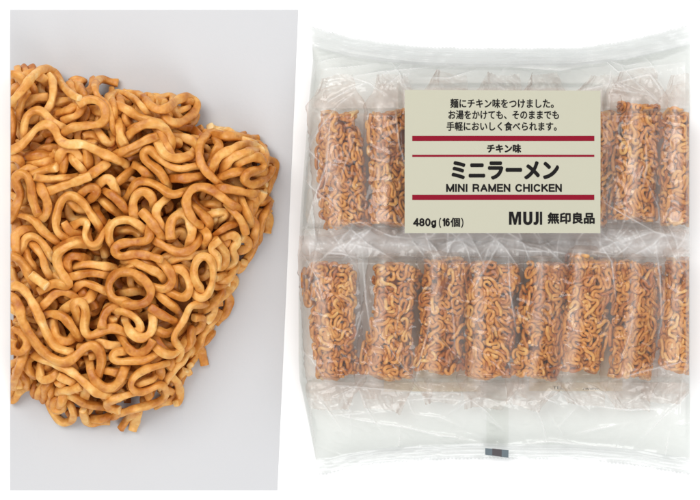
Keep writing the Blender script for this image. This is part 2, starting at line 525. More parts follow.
G(2, (180,400),(230,460),(300,468),(350,420),(355,370))
G(1, (0,250),(50,270),(95,310),(102,355),(60,360))
G(0, (165,262),(165,320),(150,370),(100,392),(55,365),(40,335))
G(1, (15,395),(40,440),(90,470),(145,440),(165,400))
G(5, (370,360),(410,330),(412,285),(370,290))
G(6, (485,120),(512,160),(480,205),(435,240))
G(9, (570,80),(560,135),(520,170),(475,215))
G(9, (545,225),(525,270),(480,312))
G(9, (440,385),(400,430),(365,490))
G(7, (475,290),(420,360),(385,430))
G(7, (480,100),(520,95),(560,60))
G(6, (470,210),(470,260),(430,310))
G(5, (180,350),(230,370),(270,350))
G(9, (430,350),(380,420),(340,500))
I_ = lambda d, *p: T_(90, 340, d, *p)
I_(0, (325,70),(290,95),(220,102),(140,108),(108,85),(130,58),(180,55))
I_(0, (335,130),(270,150),(215,190),(203,235),(240,262),(310,240),(350,218),(382,250),(360,300),(290,325),(220,345),(145,365))
I_(3, (330,150),(325,195),(270,208),(235,222))
I_(2, (150,352),(90,332),(88,302),(150,285),(225,262))
I_(3, (310,20),(370,68),(430,72),(462,30))
I_(4, (492,60),(440,120),(375,205))
I_(6, (478,150),(420,205),(385,225))
I_(8, (455,200),(425,290),(370,312))
I_(10, (240,350),(190,390),(152,445))
I_(10, (245,345),(225,410),(212,450))
I_(10, (0,395),(60,395),(130,368))
I_(4, (0,225),(60,252),(130,240),(170,195))
I_(4, (55,145),(120,160),(182,170))
I_(5, (320,90),(345,120),(350,180))
I_(7, (395,170),(440,220),(440,280))
J = lambda d, *p: T_(10, 310, d, *p)
J(1, (-30,-130),(0,-125),(60,-110),(110,-40),(150,40),(190,130),(240,190),(315,212))
J(0, (-30,-85),(0,-75),(35,-40),(50,20),(80,90),(140,180),(210,240),(270,262),(325,235),(370,190),(420,175),(455,220),(455,280),(430,345))
J(1, (148,240),(230,270),(310,310),(370,360),(430,412),(505,430))
J(2, (428,152),(480,172),(552,182))
J(3, (395,250),(410,320),(440,370),(500,390),(550,350),(570,300))
J(1, (215,18),(270,35),(305,80),(330,115))
J(3, (220,85),(240,140),(290,160),(322,128))
J(3, (15,150),(10,195),(50,215),(90,170),(60,115),(15,95))
J(4, (65,235),(45,290),(22,345))
J(5, (240,310),(200,345),(155,345),(150,295))
J(10, (-20,430),(18,455),(40,410),(90,385),(150,395),(190,450),(220,520),(260,560),(305,550),(315,500),(270,440),(215,410),(165,395),(150,370))
J(11, (205,460),(275,492))
J(6, (268,402),(310,400),(352,380))
J(6, (305,425),(380,470),(455,480))
J(8, (378,395),(368,455))
J(9, (80,250),(90,330),(115,380))
J(10, (365,500),(380,550),(430,565),(500,540))
J(5, (240,330),(290,350),(340,370))
H = lambda d, *p: T_(10, 240, d, *p)
H(0, (600,322),(520,295),(492,235),(520,175),(590,158),(660,190),(705,250),(685,308),(620,325),(540,305))
H(0, (360,15),(290,30),(235,75),(245,140),(280,195),(300,228),(220,215),(180,240))
H(4, (385,-20),(400,35),(435,30),(452,-20))
H(4, (290,165),(285,105),(310,78),(362,88))
H(1, (322,132),(400,122),(498,135))
H(2, (325,180),(400,165),(495,176))
H(1, (325,245),(360,212),(410,225),(470,252))
H(1, (105,170),(140,200),(185,232))
H(2, (-20,85),(10,80),(50,100),(90,160),(112,210))
H(3, (150,340),(190,305),(230,265),(290,262),(332,292))
H(4, (280,345),(320,310),(390,300),(412,265))
H(1, (335,375),(318,320),(360,308),(380,370),(370,440),(400,482),(460,455),(520,440),(575,465))
H(5, (545,268),(640,255))
H(6, (60,20),(90,100),(130,150)); H(7, (110,15),(160,80),(180,150),(225,195)); H(7, (195,15),(170,90),(195,150),(235,180))
H(2, (600,130),(640,105),(700,130))
H(2, (460,440),(470,370),(520,332),(590,350),(640,400),(655,460))
H(9, (10,340),(60,370),(110,340),(150,300))
D = lambda d, *p: T_(10, 150, d, *p)
D(1, (10,325),(40,260),(55,220),(28,165),(35,125),(75,120),(100,150),(110,230),(130,300),(142,325))
D(1, (128,138),(160,200),(187,260),(182,320),(150,345))
D(3, (120,135),(200,148),(305,140))
D(1, (190,208),(260,182),(340,155),(402,130))
D(3, (400,125),(450,92),(492,62))
D(0, (280,445),(232,400),(235,320),(260,250),(300,225),(360,258),(410,330),(440,372))
D(4, (268,360),(300,410),(355,422))
D(2, (310,385),(350,357),(388,362),(372,430),(400,478),(442,465),(472,410))
D(2, (240,495),(300,462),(362,450))
D(1, (68,330),(120,350),(160,400),(210,442),(250,462))
D(3, (30,510),(25,430),(70,395),(115,400)); D(4, (60,510),(72,450),(105,428),(150,450),(190,505))
D(4, (450,165),(490,140),(522,180),(535,225))
D(5, (350,225),(388,190),(440,200),(410,240))
D(2, (482,208),(530,240),(582,302)); D(5, (470,258),(505,292),(562,330))
D(4, (100,32),(160,20),(215,40),(240,5)); D(4, (110,72),(180,62),(242,25)); D(4, (115,125),(180,97),(238,85))
D(5, (262,-5),(270,60),(260,110)); D(3, (300,-10),(320,50),(362,102)); D(5, (380,-10),(392,60),(390,105))
D(5, (-20,35),(40,40),(62,90)); D(4, (445,330),(465,360))
D(7, (200,250),(220,320),(210,370)); D(8, (290,240),(330,290),(390,300))
Lt = lambda d, *p: T_(90, 160, d, *p)
Lt(1, (222,295),(213,230),(230,175),(270,155),(312,190),(318,225))
Lt(1, (120,440),(90,390),(100,330),(150,300),(210,305),(265,340))
Lt(1, (298,365),(290,400),(220,412),(150,420),(118,450),(150,482),(220,472),(300,480),(360,500))
Lt(1, (208,150),(235,108),(310,115),(370,150),(410,175),(472,158))
Lt(5, (140,105),(190,90),(240,110)); Lt(3, (250,40),(295,82)); Lt(5, (222,32),(140,112)); Lt(7, (150,355),(200,350),(260,375))

def build_hero():
    rng = np.random.default_rng(3)
    R = 4.2; STEP = 3.0
    strands = []; mobs = []; info = []
    for depth, pts in TR:
        q = resample(pts, STEP)
        dip = []
        for end in (0, 1):
            # a strand dives in among its neighbours instead of stopping on top
            a_, b_ = (q[0], q[2]) if end == 0 else (q[-1], q[-3])
            dv = (a_ - b_) / (np.linalg.norm(a_ - b_) + 1e-6)
            turn = rng.uniform(-0.16, 0.16); m = int(rng.integers(3, 6))
            if rng.random() < 0.14 or depth >= 10: m = 0
            ex = []; p_ = a_.copy()
            for kk in range(m):
                c_, s_ = math.cos(turn), math.sin(turn)
                dv = np.array([dv[0] * c_ - dv[1] * s_, dv[0] * s_ + dv[1] * c_])
                p_ = p_ + dv * STEP * 0.72; ex.append(p_.copy())
            ex = np.array(ex).reshape(-1, 2)
            dip.append(m)
            q = np.vstack([ex[::-1], q]) if end == 0 else np.vstack([q, ex])
        drop = np.zeros(len(q))
        for kk in range(dip[0] + 2): drop[kk] += 2.5 * (dip[0] + 2 - kk) if dip[0] else 0
        for kk in range(dip[1] + 2): drop[-1 - kk] += 2.5 * (dip[1] + 2 - kk) if dip[1] else 0
        z = -drop + hero_top(q[:, 0], q[:, 1]) - depth * 1.6 - 3 + 1.6 * np.sin(np.linspace(0, rng.uniform(2, 6), len(q)) + rng.uniform(0, 6))
        strands.append(np.c_[q, z]); mobs.append((0.22, 0.22, 1.0)); info.append((1, depth))
    nt = len(strands)
    # everything underneath and between: wavy strands filling the block's volume
    tries = 0; total = 0
    while total < 27000 and tries < 4000:
        tries += 1
        cx = rng.uniform(-5, 280); cy = rng.uniform(60, 430)
        d = float(dist_at(np.array([cx]), np.array([cy]))[0])
        if d < 3: continue
        lvl = rng.uniform(0.02, 0.74)
        Q = meander(rng.uniform(110, 240), rng.uniform(54, 84), rng.uniform(1.5, 2.15), STEP, rng)
        tilt = rng.normal(0, 0.38); az = rng.uniform(0, 6.28); rot = rng.uniform(0, 6.28)
        c, s = math.cos(rot), math.sin(rot)
        Q = Q @ np.array([[c, s, 0], [-s, c, 0], [0, 0, 1.0]])
        ax = Vector((math.cos(az), math.sin(az), 0))
        Mx = np.array(Matrix.Rotation(tilt, 3, ax)); Q = Q @ Mx.T
        top = float(hero_top(np.array([cx]), np.array([cy]))[0])
        Q += (cx, cy, 5 + (top - 12) * lvl)
        dd = dist_at(Q[:, 0], Q[:, 1])
        ok = (dd > 4.5) & (Q[:, 0] > -12)
        # longest run that stays inside
        best = (0, 0); st = None
        for i, o in enumerate(list(ok) + [False]):
            if o and st is None: st = i
            if not o and st is not None:
                if i - st > best[1] - best[0]: best = (st, i)
                st = None
        Q = Q[best[0]:best[1]]
        if len(Q) < 7: continue
        h = hero_top(Q[:, 0], Q[:, 1]) - 13
        Q[:, 2] = np.clip(np.minimum(Q[:, 2], h), 5, None)
        strands.append(Q); mobs.append((0.9, 0.9, 1.0)); info.append((0, 0)); total += len(Q) * STEP
    ntr = sum(len(s) for s in strands[:nt])
    def clamp(X):
        X = X.copy()
        h = hero_top(X[:, 0], X[:, 1])
        lim = h + 2.0
        lim[ntr:] = h[ntr:] - 9.0
        X[:, 2] = np.where(X[:, 2] > lim, X[:, 2] * 0.3 + lim * 0.7, X[:, 2])
        X[:, 2] = np.maximum(X[:, 2], 4.4)
        return X
    strands = relax(strands, R, mobs, clamp, iters=70, anchor=0.15)
    root = empty('noodle_block', P(135, 250, 0),
                 'large bare block of fried wavy ramen noodles on the pale grey sheet', 'noodles')
    off = np.array(root.location) / S
    camx = Vector((0, 0, CAM_H * S))
    e0 = Vector(P(10.6, 0, 0)); e1 = Vector(P(10.6, 500, 0))
    no = (e1 - e0).cross(camx - e0).normalized()
    if no.x > 0: no = -no
    vis = []
    for k, s in enumerate(strands):
        q = resample(s, 1.7)
        w = Pn(q) / S - off
        tone = 0.06 + rng.normal(0, 0.085)
        tb = tube(w, R * rng.uniform(0.90, 1.08), R * rng.uniform(0.68, 0.88), 14, tone, rng,
                  normal0=(rng.normal(0, .3), rng.normal(0, .3), 1))
        inx = (q[:, 0] > 10).mean()
        if inx < 0.05: continue
        expo = (len(q) * inx) * (1.0 if info[k][0] else 0.2) * (1.0 if info[k][1] < 8 else 0.6)
        vis.append((expo, tb, q[:, 0].min() < 18))
    vis.sort(key=lambda a: -a[0])
    def finish(me, cut):
        me.transform(Matrix.Scale(S, 4))
        if cut:
            cut_mesh(me, e0 - root.location, no)
        return me
    for expo, tb, cut in vis[:100]:
        me = finish(strands_mesh('noodle_strand', [tb]), cut)
        link('noodle_strand', me, M_NOODLE, root)
    me = finish(strands_mesh('noodle_strands', [v[1] for v in vis[100:]]), True)
    o = link('noodle_strands', me, M_NOODLE, root); o['kind'] = 'stuff'
    return root

hero = build_hero()
def build_core():  # dark filler added under the strands so the gaps look dark brown
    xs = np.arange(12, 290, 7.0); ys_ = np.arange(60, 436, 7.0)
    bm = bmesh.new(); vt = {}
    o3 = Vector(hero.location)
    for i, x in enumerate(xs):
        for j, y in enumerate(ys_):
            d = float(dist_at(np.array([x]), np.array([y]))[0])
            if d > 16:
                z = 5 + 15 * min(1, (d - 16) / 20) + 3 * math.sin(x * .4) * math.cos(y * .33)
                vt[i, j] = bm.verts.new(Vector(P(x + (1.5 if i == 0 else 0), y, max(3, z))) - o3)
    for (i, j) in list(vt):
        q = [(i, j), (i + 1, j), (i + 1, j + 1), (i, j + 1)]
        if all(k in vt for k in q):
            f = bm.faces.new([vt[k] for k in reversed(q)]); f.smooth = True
    me = bpy.data.meshes.new('dark_core'); bm.to_mesh(me); bm.free()
    link('dark_core', me, M_CORE, hero)
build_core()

# ------------------------------------------------------------------ small noodle bricks
BW, BL, BT = 51.0, 118.0, 31.0      # broad face, length, thickness
def make_brick(seed):
    rng = np.random.default_rng(seed)
    r = 1.95; step = 1.55
    strands = []; total = 0
    while total < 8800:
        Q = meander(rng.uniform(80, 220), rng.uniform(30, 50), rng.uniform(1.2, 2.1), step, rng)
        rot = rng.uniform(0, 6.28); c, s = math.cos(rot), math.sin(rot)
        Q = Q @ np.array([[c, s, 0], [-s, c, 0], [0, 0, 1.0]])
        tilt = rng.normal(0, 0.45); az = rng.uniform(0, 6.28)
        if rng.random() < 0.3: tilt += math.pi / 2; az = math.pi / 2
        Q = Q @ np.array(Matrix.Rotation(tilt, 3, Vector((math.cos(az), math.sin(az), 0)))).T
        Q += (rng.uniform(-BW / 2, BW / 2), rng.uniform(-BL / 2, BL / 2), rng.uniform(-BT / 2, BT / 2))
        inb = (np.abs(Q[:, 0]) < BW / 2 + 4) & (np.abs(Q[:, 1]) < BL / 2 + 4) & (np.abs(Q[:, 2]) < BT / 2 + 4)
        idx = np.where(inb)[0]
        if len(idx) < 10: continue
        Q = Q[idx[0]:idx[-1] + 1]
        strands.append(Q); total += len(Q) * step
    hx, hy, hz = BW / 2 - 2, BL / 2 - 2, BT / 2 - 2
    tap = [0.18, -0.16, 0.14, -0.20, 0.10, -0.10][seed % 6]
    inset = np.repeat(rng.choice([0, 0, 1.5, 3.5, 5.5], len(strands)), [len(q) for q in strands])
    def clamp(X):
        X = X.copy()
        f = 1 + 0.06 * np.sin(X[:, 1] / 13 + seed) + tap * X[:, 1] / BL
        ax = hx * f; az = hz * (1 + 0.08 * np.sin(X[:, 1] / 17 + 2 * seed))
        ax = ax * (1 - 0.10 * np.clip(np.sin(X[:, 1] / 19 + 1.7 * seed), 0, 1)); ay = hy - 5.0 * (0.5 + 0.5 * np.sin(X[:, 0] / 6 + seed))
        ax = ax - inset; az = az - inset
        X[:, 0] = np.clip(X[:, 0], -ax, ax); X[:, 1] = np.clip(X[:, 1], -ay, ay); X[:, 2] = np.clip(X[:, 2], -az, az)
        # rounded long edges
        k = np.sqrt((X[:, 0] / ax) ** 6 + (X[:, 2] / az) ** 6) ** (1 / 3)
        over = np.maximum(1, k)
        X[:, 0] /= over; X[:, 2] /= over
        return X
    strands = relax(strands, r, [(1, 1, 1)] * len(strands), clamp, iters=45)
    tubes = []
    for s in strands:
        q = resample(s, 1.15)
        tubes.append(tube(q, r * rng.uniform(0.84, 0.98), r * rng.uniform(0.72, 0.88), 7, rng.normal(0.08, 0.11), rng,
                          normal0=(rng.normal(0, .4), rng.normal(0, .4), 1)))
    # dark core added inside the brick so that no light leaks through it
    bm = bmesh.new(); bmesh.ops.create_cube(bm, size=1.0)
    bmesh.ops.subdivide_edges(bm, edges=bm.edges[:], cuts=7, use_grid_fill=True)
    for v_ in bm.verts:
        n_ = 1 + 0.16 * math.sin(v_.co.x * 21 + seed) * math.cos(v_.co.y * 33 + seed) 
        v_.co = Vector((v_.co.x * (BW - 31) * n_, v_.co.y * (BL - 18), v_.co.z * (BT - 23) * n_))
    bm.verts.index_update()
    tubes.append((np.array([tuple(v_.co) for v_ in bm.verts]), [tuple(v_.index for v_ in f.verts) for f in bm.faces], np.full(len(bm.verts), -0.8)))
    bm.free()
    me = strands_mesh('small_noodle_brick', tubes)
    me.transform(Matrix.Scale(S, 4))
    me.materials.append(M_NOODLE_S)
    return me

ROLL = math.radians(-31)
def hull_section(theta, pad):
    """radius of the wrapped, rolled brick section in direction theta"""
    a = theta - ROLL
    hx = BW / 2 + pad; hz = BT / 2 + pad
    p = 5.0
    return 1.0 / ((np.abs(np.cos(a)) / hx) ** p + (np.abs(np.sin(a)) / hz) ** p) ** (1 / p)

def make_wrapper(seed, zc, eb, et):
    """clear sleeve around one brick: tube that flattens into a wide fin at either end"""
    rng = np.random.default_rng(seed)
    NU = 84
    ys = np.concatenate([np.linspace(-BL / 2 - 24 - eb, -BL / 2 - 15 - eb, 8), np.linspace(-BL / 2 - 14 - eb, BL / 2 + 14 + et, 100), np.linspace(BL / 2 + 15 + et, BL / 2 + 24 + et, 8)])
    th = np.arange(NU) / NU * 2 * np.pi
    rng_tilt = rng.uniform(-1, 1, 2)
    V = []
    finz = rng.uniform(6, 20, 2); finr = rng.uniform(-0.25, 0.25, 2); finw = rng.uniform(25, 29, 2); fx = rng.uniform(-4, 4, 2); shear = rng.uniform(-0.45, 0.45, 2); fold_side = rng.choice([-1, 1], 2)
    for y in ys:
        k = 0 if y < 0 else 1
        xt = eb if y < 0 else et
        e = float(sstep(BL / 2 - 1, BL / 2 + 15 + xt * 0.6, abs(y)))
        r = hull_section(th, 1.6 + 1.5 * 0.5)
        n = grad_noise(np.cos(th) * 2.0 + seed * 3.1 + 20, np.sin(th) * 2.0 + y / 16 + 40, seed + 7)
        n2 = 1 - np.abs(grad_noise(np.cos(th) * 2.6 + y / 30 + 60, np.sin(th) * 2.6 + y / 13 + 10, seed + 19)) * 2
        r = r + 1.1 * n + 1.2 * np.clip(n2, 0, 1) ** 4
        x = np.cos(th) * r; z = np.sin(th) * r
        # flat fin
        t = th / (2 * np.pi) * 4
        xf = np.cos(th) * finw[k]
        zf = np.sin(th) * 0.35 + finr[k] * xf + (finz[k] - zc) + 2.0 * np.sin(xf / 7 + seed + k) * 0.8
        out_ = max(0.0, abs(y) - BL / 2 - 3)
        fold = 1 - 2 * np.abs(grad_noise(xf / 15 + 50 + y / 30, np.full_like(xf, y / 16 + 30), seed + 3))
        zf = zf + 5.0 * np.clip(fold, 0, 1) ** 2 + 3.5 * grad_noise(xf / 9 + 20, np.full_like(xf, y / 8 + 60), seed + 31)
        # one corner is folded in, the whole fin leans sideways
        cf = np.clip((xf * fold_side[k] - 6) / 20, 0, 1)
        xf = xf * (1 - 0.006 * out_) + shear[k] * out_ - fold_side[k] * cf * out_ * 0.38
        zf = zf + cf * out_ * 0.35
        crimp = 0.5 * math.cos(y * 2 * math.pi / 2.2) if abs(y) > BL / 2 + 15 + xt else 0
        xf = xf + fx[k]
        X = x * (1 - e) + xf * e; Z = z * (1 - e) + (zf + crimp) * e
        # gathers where the sleeve closes
        g = math.sin(e * math.pi)
        Z = Z + g * 1.8 * np.sin(th * 9 + seed) ; X = X + g * 1.0 * np.cos(th * 7 + seed)
        yy = np.full(NU, y) + e * np.sign(y) * (0.10 * rng_tilt[k] * xf + 1.5 * np.sin(xf / 8 + seed))
        if abs(y) > BL / 2 + 23 + xt:
            yy = yy + np.sign(y) * np.abs(((X / 1.6) % 2) - 1) * 1.1
        V.append(np.stack([X, yy, Z], 1))
    V = np.vstack(V)
    m = len(ys)
    Fb = []; Fc = []; Fd = []
    for i in range(m - 1):
        for k in range(NU):
            k2 = (k + 1) % NU
            f = (i * NU + k, (i + 1) * NU + k, (i + 1) * NU + k2, i * NU + k2)
            (Fc if i < 7 else Fd if i >= m - 8 else Fb).append(f)
    out = []
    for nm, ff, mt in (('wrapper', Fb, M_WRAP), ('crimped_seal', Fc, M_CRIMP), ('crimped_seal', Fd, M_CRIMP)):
        used = sorted({i for f in ff for i in f}); mp = {a: b for b, a in enumerate(used)}
        me = mesh_np(nm, V[used] * S, [tuple(mp[i] for i in f) for f in ff])
        yv = np.repeat(ys, NU)[used]
        add_veil(me, 0.12 * sstep(BL / 2 - 4, BL / 2 + 12, np.abs(yv)) * (0.6 + 0.8 * grad_noise(V[used][:, 0] / 11 + 30, yv / 9 + 50, seed + 77)).clip(0.2, 1.4))  # painted haze that brightens the sleeve towards its closed ends
        me.materials.append(mt)
        out.append((nm, me))
    return out

BRICKS = [make_brick(s) for s in (1, 2, 3, 4, 5, 6)]
ZC = BW / 2 * abs(math.sin(ROLL)) + BT / 2 * math.cos(ROLL) + 1.5
WRAPS = [make_wrapper(s + 1, ZC, 0 if s < 8 else 5, 9 if s < 8 else 0) for s in range(16)]
GR = 'individually wrapped noodle bricks inside the clear bag'
cam_v = Vector((0, 0, CAM_H * S))
r0 = Vector(P(689.2, 0, 0)); r1 = Vector(P(689.2, 500, 0))
r_no = (r1 - r0).cross(cam_v - r0).normalized()
if r_no.x < 0: r_no = -r_no
HID = 'noodle brick in clear wrapper hidden behind the printed label in the upper row'
PACKS = [  # x, y, lean in degrees, brick variant, wrapper variant, label
    (341, 170, 4, 0, 0, 'leftmost wrapped noodle brick of the upper row, just left of its neighbour by the label'),
    (393, 168, -1, 1, 1, 'wrapped noodle brick of the upper row half covered by the left edge of the label'),
    (446, 166, -2, 2, 2, HID), (494, 166, -2, 3, 3, HID), (542, 166, -2, 0, 4, HID),
    (590, 168, -3, 1, 0, 'wrapped noodle brick of the upper row peeking out past the right edge of the label'),
    (637, 162, -3, 2, 1, 'wrapped noodle brick fully visible right of the label in the upper row'),
    (685, 168, -2, 3, 2, 'rightmost wrapped noodle brick of the upper row against the side of the bag'),
    (332, 320, 4, 2, 3, 'leftmost wrapped noodle brick of the lower row, leaning its top to the right'),
    (391, 321, -7, 3, 4, 'second wrapped noodle brick from the left in the lower row'),
    (443, 315, -4, 0, 0, 'third wrapped noodle brick from the left in the lower row, below the weight text'),
    (491, 320, -3, 1, 1, 'fourth wrapped noodle brick from the left in the lower row, below the label middle'),
    (541, 320, -7, 2, 2, 'wrapped noodle brick fifth from the left in the lower row, fourth from the right'),
    (586, 314, -7, 3, 3, 'third wrapped noodle brick from the right in the lower row, under the label corner'),
    (635, 320, -6, 0, 4, 'second wrapped noodle brick from the right in the lower row'),
    (684, 315, -4, 1, 0, 'rightmost wrapped noodle brick of the lower row against the side of the bag'),
]
for n, (x, y, lean, bv, wv, lab) in enumerate(PACKS):
    t = empty('wrapped_noodle_brick', P(x, y, ZC), lab, 'noodle pack', GR)
    roll_ = math.radians([4, -9, 7, -3, 9, -6, 2, -8][n * 3 % 8])
    t.rotation_euler = (0, roll_, math.radians(lean))
    flip = (n * 7 % 4)
    clip = x > 650
    Rm = Matrix.Translation(t.location) @ Matrix.Rotation(math.radians(lean), 4, 'Z') @ Matrix.Rotation(roll_, 4, 'Y')
    me = BRICKS[(n * 5 + n // 6) % 6]
    Lm = Matrix.Rotation(-ROLL, 4, 'Y') @ Matrix.Rotation(math.pi * (flip & 1), 4, 'Z') @ Matrix.Rotation(math.pi * (flip >> 1), 4, 'X')
    def place(nm, me, Lm):
        if clip:
            me = me.copy(); me.transform(Rm @ Lm)
            cut_mesh(me, r0, r_no)
            me.transform(Rm.inverted())
            o = link(nm, me, None, t)
        else:
            o = link(nm, me, None, t); o.matrix_local = Lm
        return o
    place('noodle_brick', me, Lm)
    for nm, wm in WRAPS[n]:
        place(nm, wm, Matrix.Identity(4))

# ------------------------------------------------------------------ the bag
bx, by = P(495, 255, 0)[:2]
bag = empty('clear_plastic_bag', (bx, by, 0),
            'large clear plastic bag of wrapped noodle bricks with crimped ends and a beige label', 'bag')
LEFT = np.array([(26, 309.5), (40, 312), (60, 313), (100, 309), (140, 306), (170, 303.5), (210, 300.5), (250, 299), (300, 298.5), (360, 298.5),
                 (380, 299.5), (400, 304), (430, 310), (455, 315), (475, 318)])
TOPE = np.array([(309, 26), (330, 32), (350, 38), (385, 43), (420, 47), (470, 48.5), (530, 48.5), (575, 48), (600, 45), (625, 41), (655, 34), (675, 29), (690, 25)])
BOTE = np.array([(315, 475), (330, 473), (350, 468), (380, 463), (420, 460), (470, 458), (500, 458), (540, 459), (575, 459), (610, 462), (640, 465), (665, 470), (690, 474)])
NXG, NYG = 396, 450
u = np.linspace(0, 1, NXG); v = np.linspace(0, 1, NYG)
Ug, Vg = np.meshgrid(u, v, indexing='ij')
ymid = 26 + (475 - 26) * Vg
xl = np.interp(ymid, LEFT[:, 0], LEFT[:, 1])
Xg = xl + (690 - xl) * Ug
yt = np.interp(Xg, TOPE[:, 0], TOPE[:, 1]); yb = np.interp(Xg, BOTE[:, 0], BOTE[:, 1])
zig = (np.abs(((Xg / 1.9) % 2) - 1) - 0.5) * 2.2 + 0.8 * grad_noise(Xg / 9, Xg * 0 + 0.5, 61)
Yg = yt + (yb - yt) * Vg
Yg = Yg + zig * 0.8 * np.exp(-((Yg - yt) / 1.6)) + zig * np.exp(-((yb - Yg) / 1.6))
TS, BS = 19.0, 15.0        # seal depths
dT = Yg - yt; dB = yb - Yg; dL = Xg - xl; dR = 690 - Xg

CREASES = [  # (height, width, points)
    (3.2, 1.6, [(313, 58), (345, 52), (372, 55), (395, 60), (412, 66)]),
    (4.5, 2.2, [(398, 66), (425, 60), (440, 58), (470, 58), (500, 63), (525, 63), (560, 62), (600, 58), (625, 66), (660, 60), (690, 48)]),
    (-4.0, 2.6, [(500, 66), (530, 68), (560, 70), (585, 66)]),
    (2.6, 1.6, [(345, 78), (380, 72), (410, 69), (440, 66)]),
    (2.5, 1.8, [(560, 60), (600, 56), (618, 72), (640, 68), (690, 62)]),
    (2.0, 1.5, [(312, 118), (330, 100), (352, 88), (378, 80)]),
    (2.2, 1.5, [(303, 160), (318, 130), (338, 105), (356, 92)]),
    (2.5, 1.6, [(302, 245), (312, 205), (326, 165), (330, 120)]),
    (-2.5, 1.8, [(306, 300), (316, 250), (322, 215)]),
    (2.2, 1.5, [(326, 411), (350, 418), (378, 423), (400, 426), (430, 433), (455, 437), (485, 444)]),
    (2.4, 1.4, [(485, 446), (520, 445), (550, 441), (580, 445), (620, 448), (660, 453)]),
    (2.0, 1.8, [(400, 426), (399, 445), (398, 458)]),
    (1.8, 1.6, [(430, 436), (455, 436), (463, 442)]),
    (2.0, 1.8, [(310, 380), (311, 420), (318, 470)]),
    (2.4, 2.4, [(590, 405), (630, 410), (665, 407)]),
    (2.2, 2.4, [(575, 434), (600, 428), (620, 424)]),
    (2.0, 2.0, [(600, 385), (640, 372), (690, 360)]),
    (2.2, 2.0, [(640, 440), (665, 415), (690, 395)]),
    (2.0, 1.6, [(663, 470), (666, 450), (670, 430)]),
    (2.0, 1.8, [(305, 400), (335, 385), (370, 388), (420, 392), (470, 394)]),
    (2.0, 1.6, [(600, 200), (625, 215), (655, 232), (690, 240)]),
    (2.2, 1.6, [(603, 90), (620, 82), (650, 74), (661, 90), (664, 110)]),
    (2.0, 1.6, [(380, 90), (400, 75), (402, 90)]),
    (2.0, 1.6, [(330, 230), (360, 222), (390, 236), (420, 240), (470, 236)]),
    (2.4, 1.5, [(340, 252), (355, 235), (370, 228)]),
    (2.0, 1.5, [(470, 250), (500, 238), (540, 246), (560, 238)]),
    (2.2, 1.5, [(595, 236), (612, 262), (616, 300)]),
    (2.0, 1.6, [(655, 242), (660, 275), (662, 330)]),
    (2.0, 1.6, [(508, 248), (510, 290), (516, 330)]),
    (2.0, 1.6, [(362, 250), (366, 300), (372, 340)]),
    (2.0, 1.6, [(560, 385), (545, 398), (560, 405)]),
]
crng = np.random.default_rng(77)
for q_ in range(130):          # small straight creases all over the slack film
    zone = crng.random()
    if zone < 0.34: cx_, cy_ = crng.uniform(305, 688), crng.uniform(236, 254)
    elif zone < 0.50: cx_, cy_ = crng.uniform(312, 688), crng.uniform(50, 92)
    elif zone < 0.68: cx_, cy_ = crng.uniform(306, 688), crng.uniform(384, 440)
    elif zone < 0.80: cx_, cy_ = crng.uniform(302, 318), crng.uniform(60, 440)
    else: cx_, cy_ = crng.uniform(305, 688), crng.uniform(100, 380)
    a_ = crng.normal(0.5, 0.7) * crng.choice([-1, 1]) if zone < 0.68 else crng.normal(1.45, 0.35)
    l_ = crng.uniform(10, 34) * (1.3 if zone > 0.8 else 1)
    b_ = a_ + crng.uniform(-0.35, 0.35)
    CREASES.append((crng.uniform(0.8, 2.0) * (1.5 if zone < 0.34 else 1), crng.uniform(0.9, 1.6),
                    [(cx_ - math.cos(a_) * l_, cy_ - math.sin(a_) * l_), (cx_, cy_), (cx_ + math.cos(b_) * l_, cy_ + math.sin(b_) * l_)]))
def crease_field(X, Y):
    global LINE
    Z = np.zeros_like(X); LINE = np.zeros_like(X)
    for h, w, pts in CREASES:
        best = np.full(X.shape, 1e9); sd = np.zeros(X.shape); fall = np.ones(X.shape)
        n = len(pts) - 1
        for i, ((ax, ay), (bx_, by_)) in enumerate(zip(pts[:-1], pts[1:])):
            dx, dy = bx_ - ax, by_ - ay
            tt = ((X - ax) * dx + (Y - ay) * dy) / (dx * dx + dy * dy)
            t = np.clip(tt, 0, 1)
            d = np.hypot(X - ax - t * dx, Y - ay - t * dy)
            k = d < best
            best = np.where(k, d, best)
            sd = np.where(k, np.sign((X - ax) * dy - (Y - ay) * dx), sd)
            fall = np.where(k, np.sin(np.pi * np.clip(0.06 + 0.88 * (i + t) / n, 0, 1)), fall)
        ww = np.where(sd > 0, w, w * 4.5)      # sharp on one side, soft on the other
        Z += h * np.exp(-(best / ww)) * fall
        LINE = np.maximum(LINE, np.exp(-(best / 0.75) ** 2) * fall * min(1, abs(h) / 2.5))
    return Z

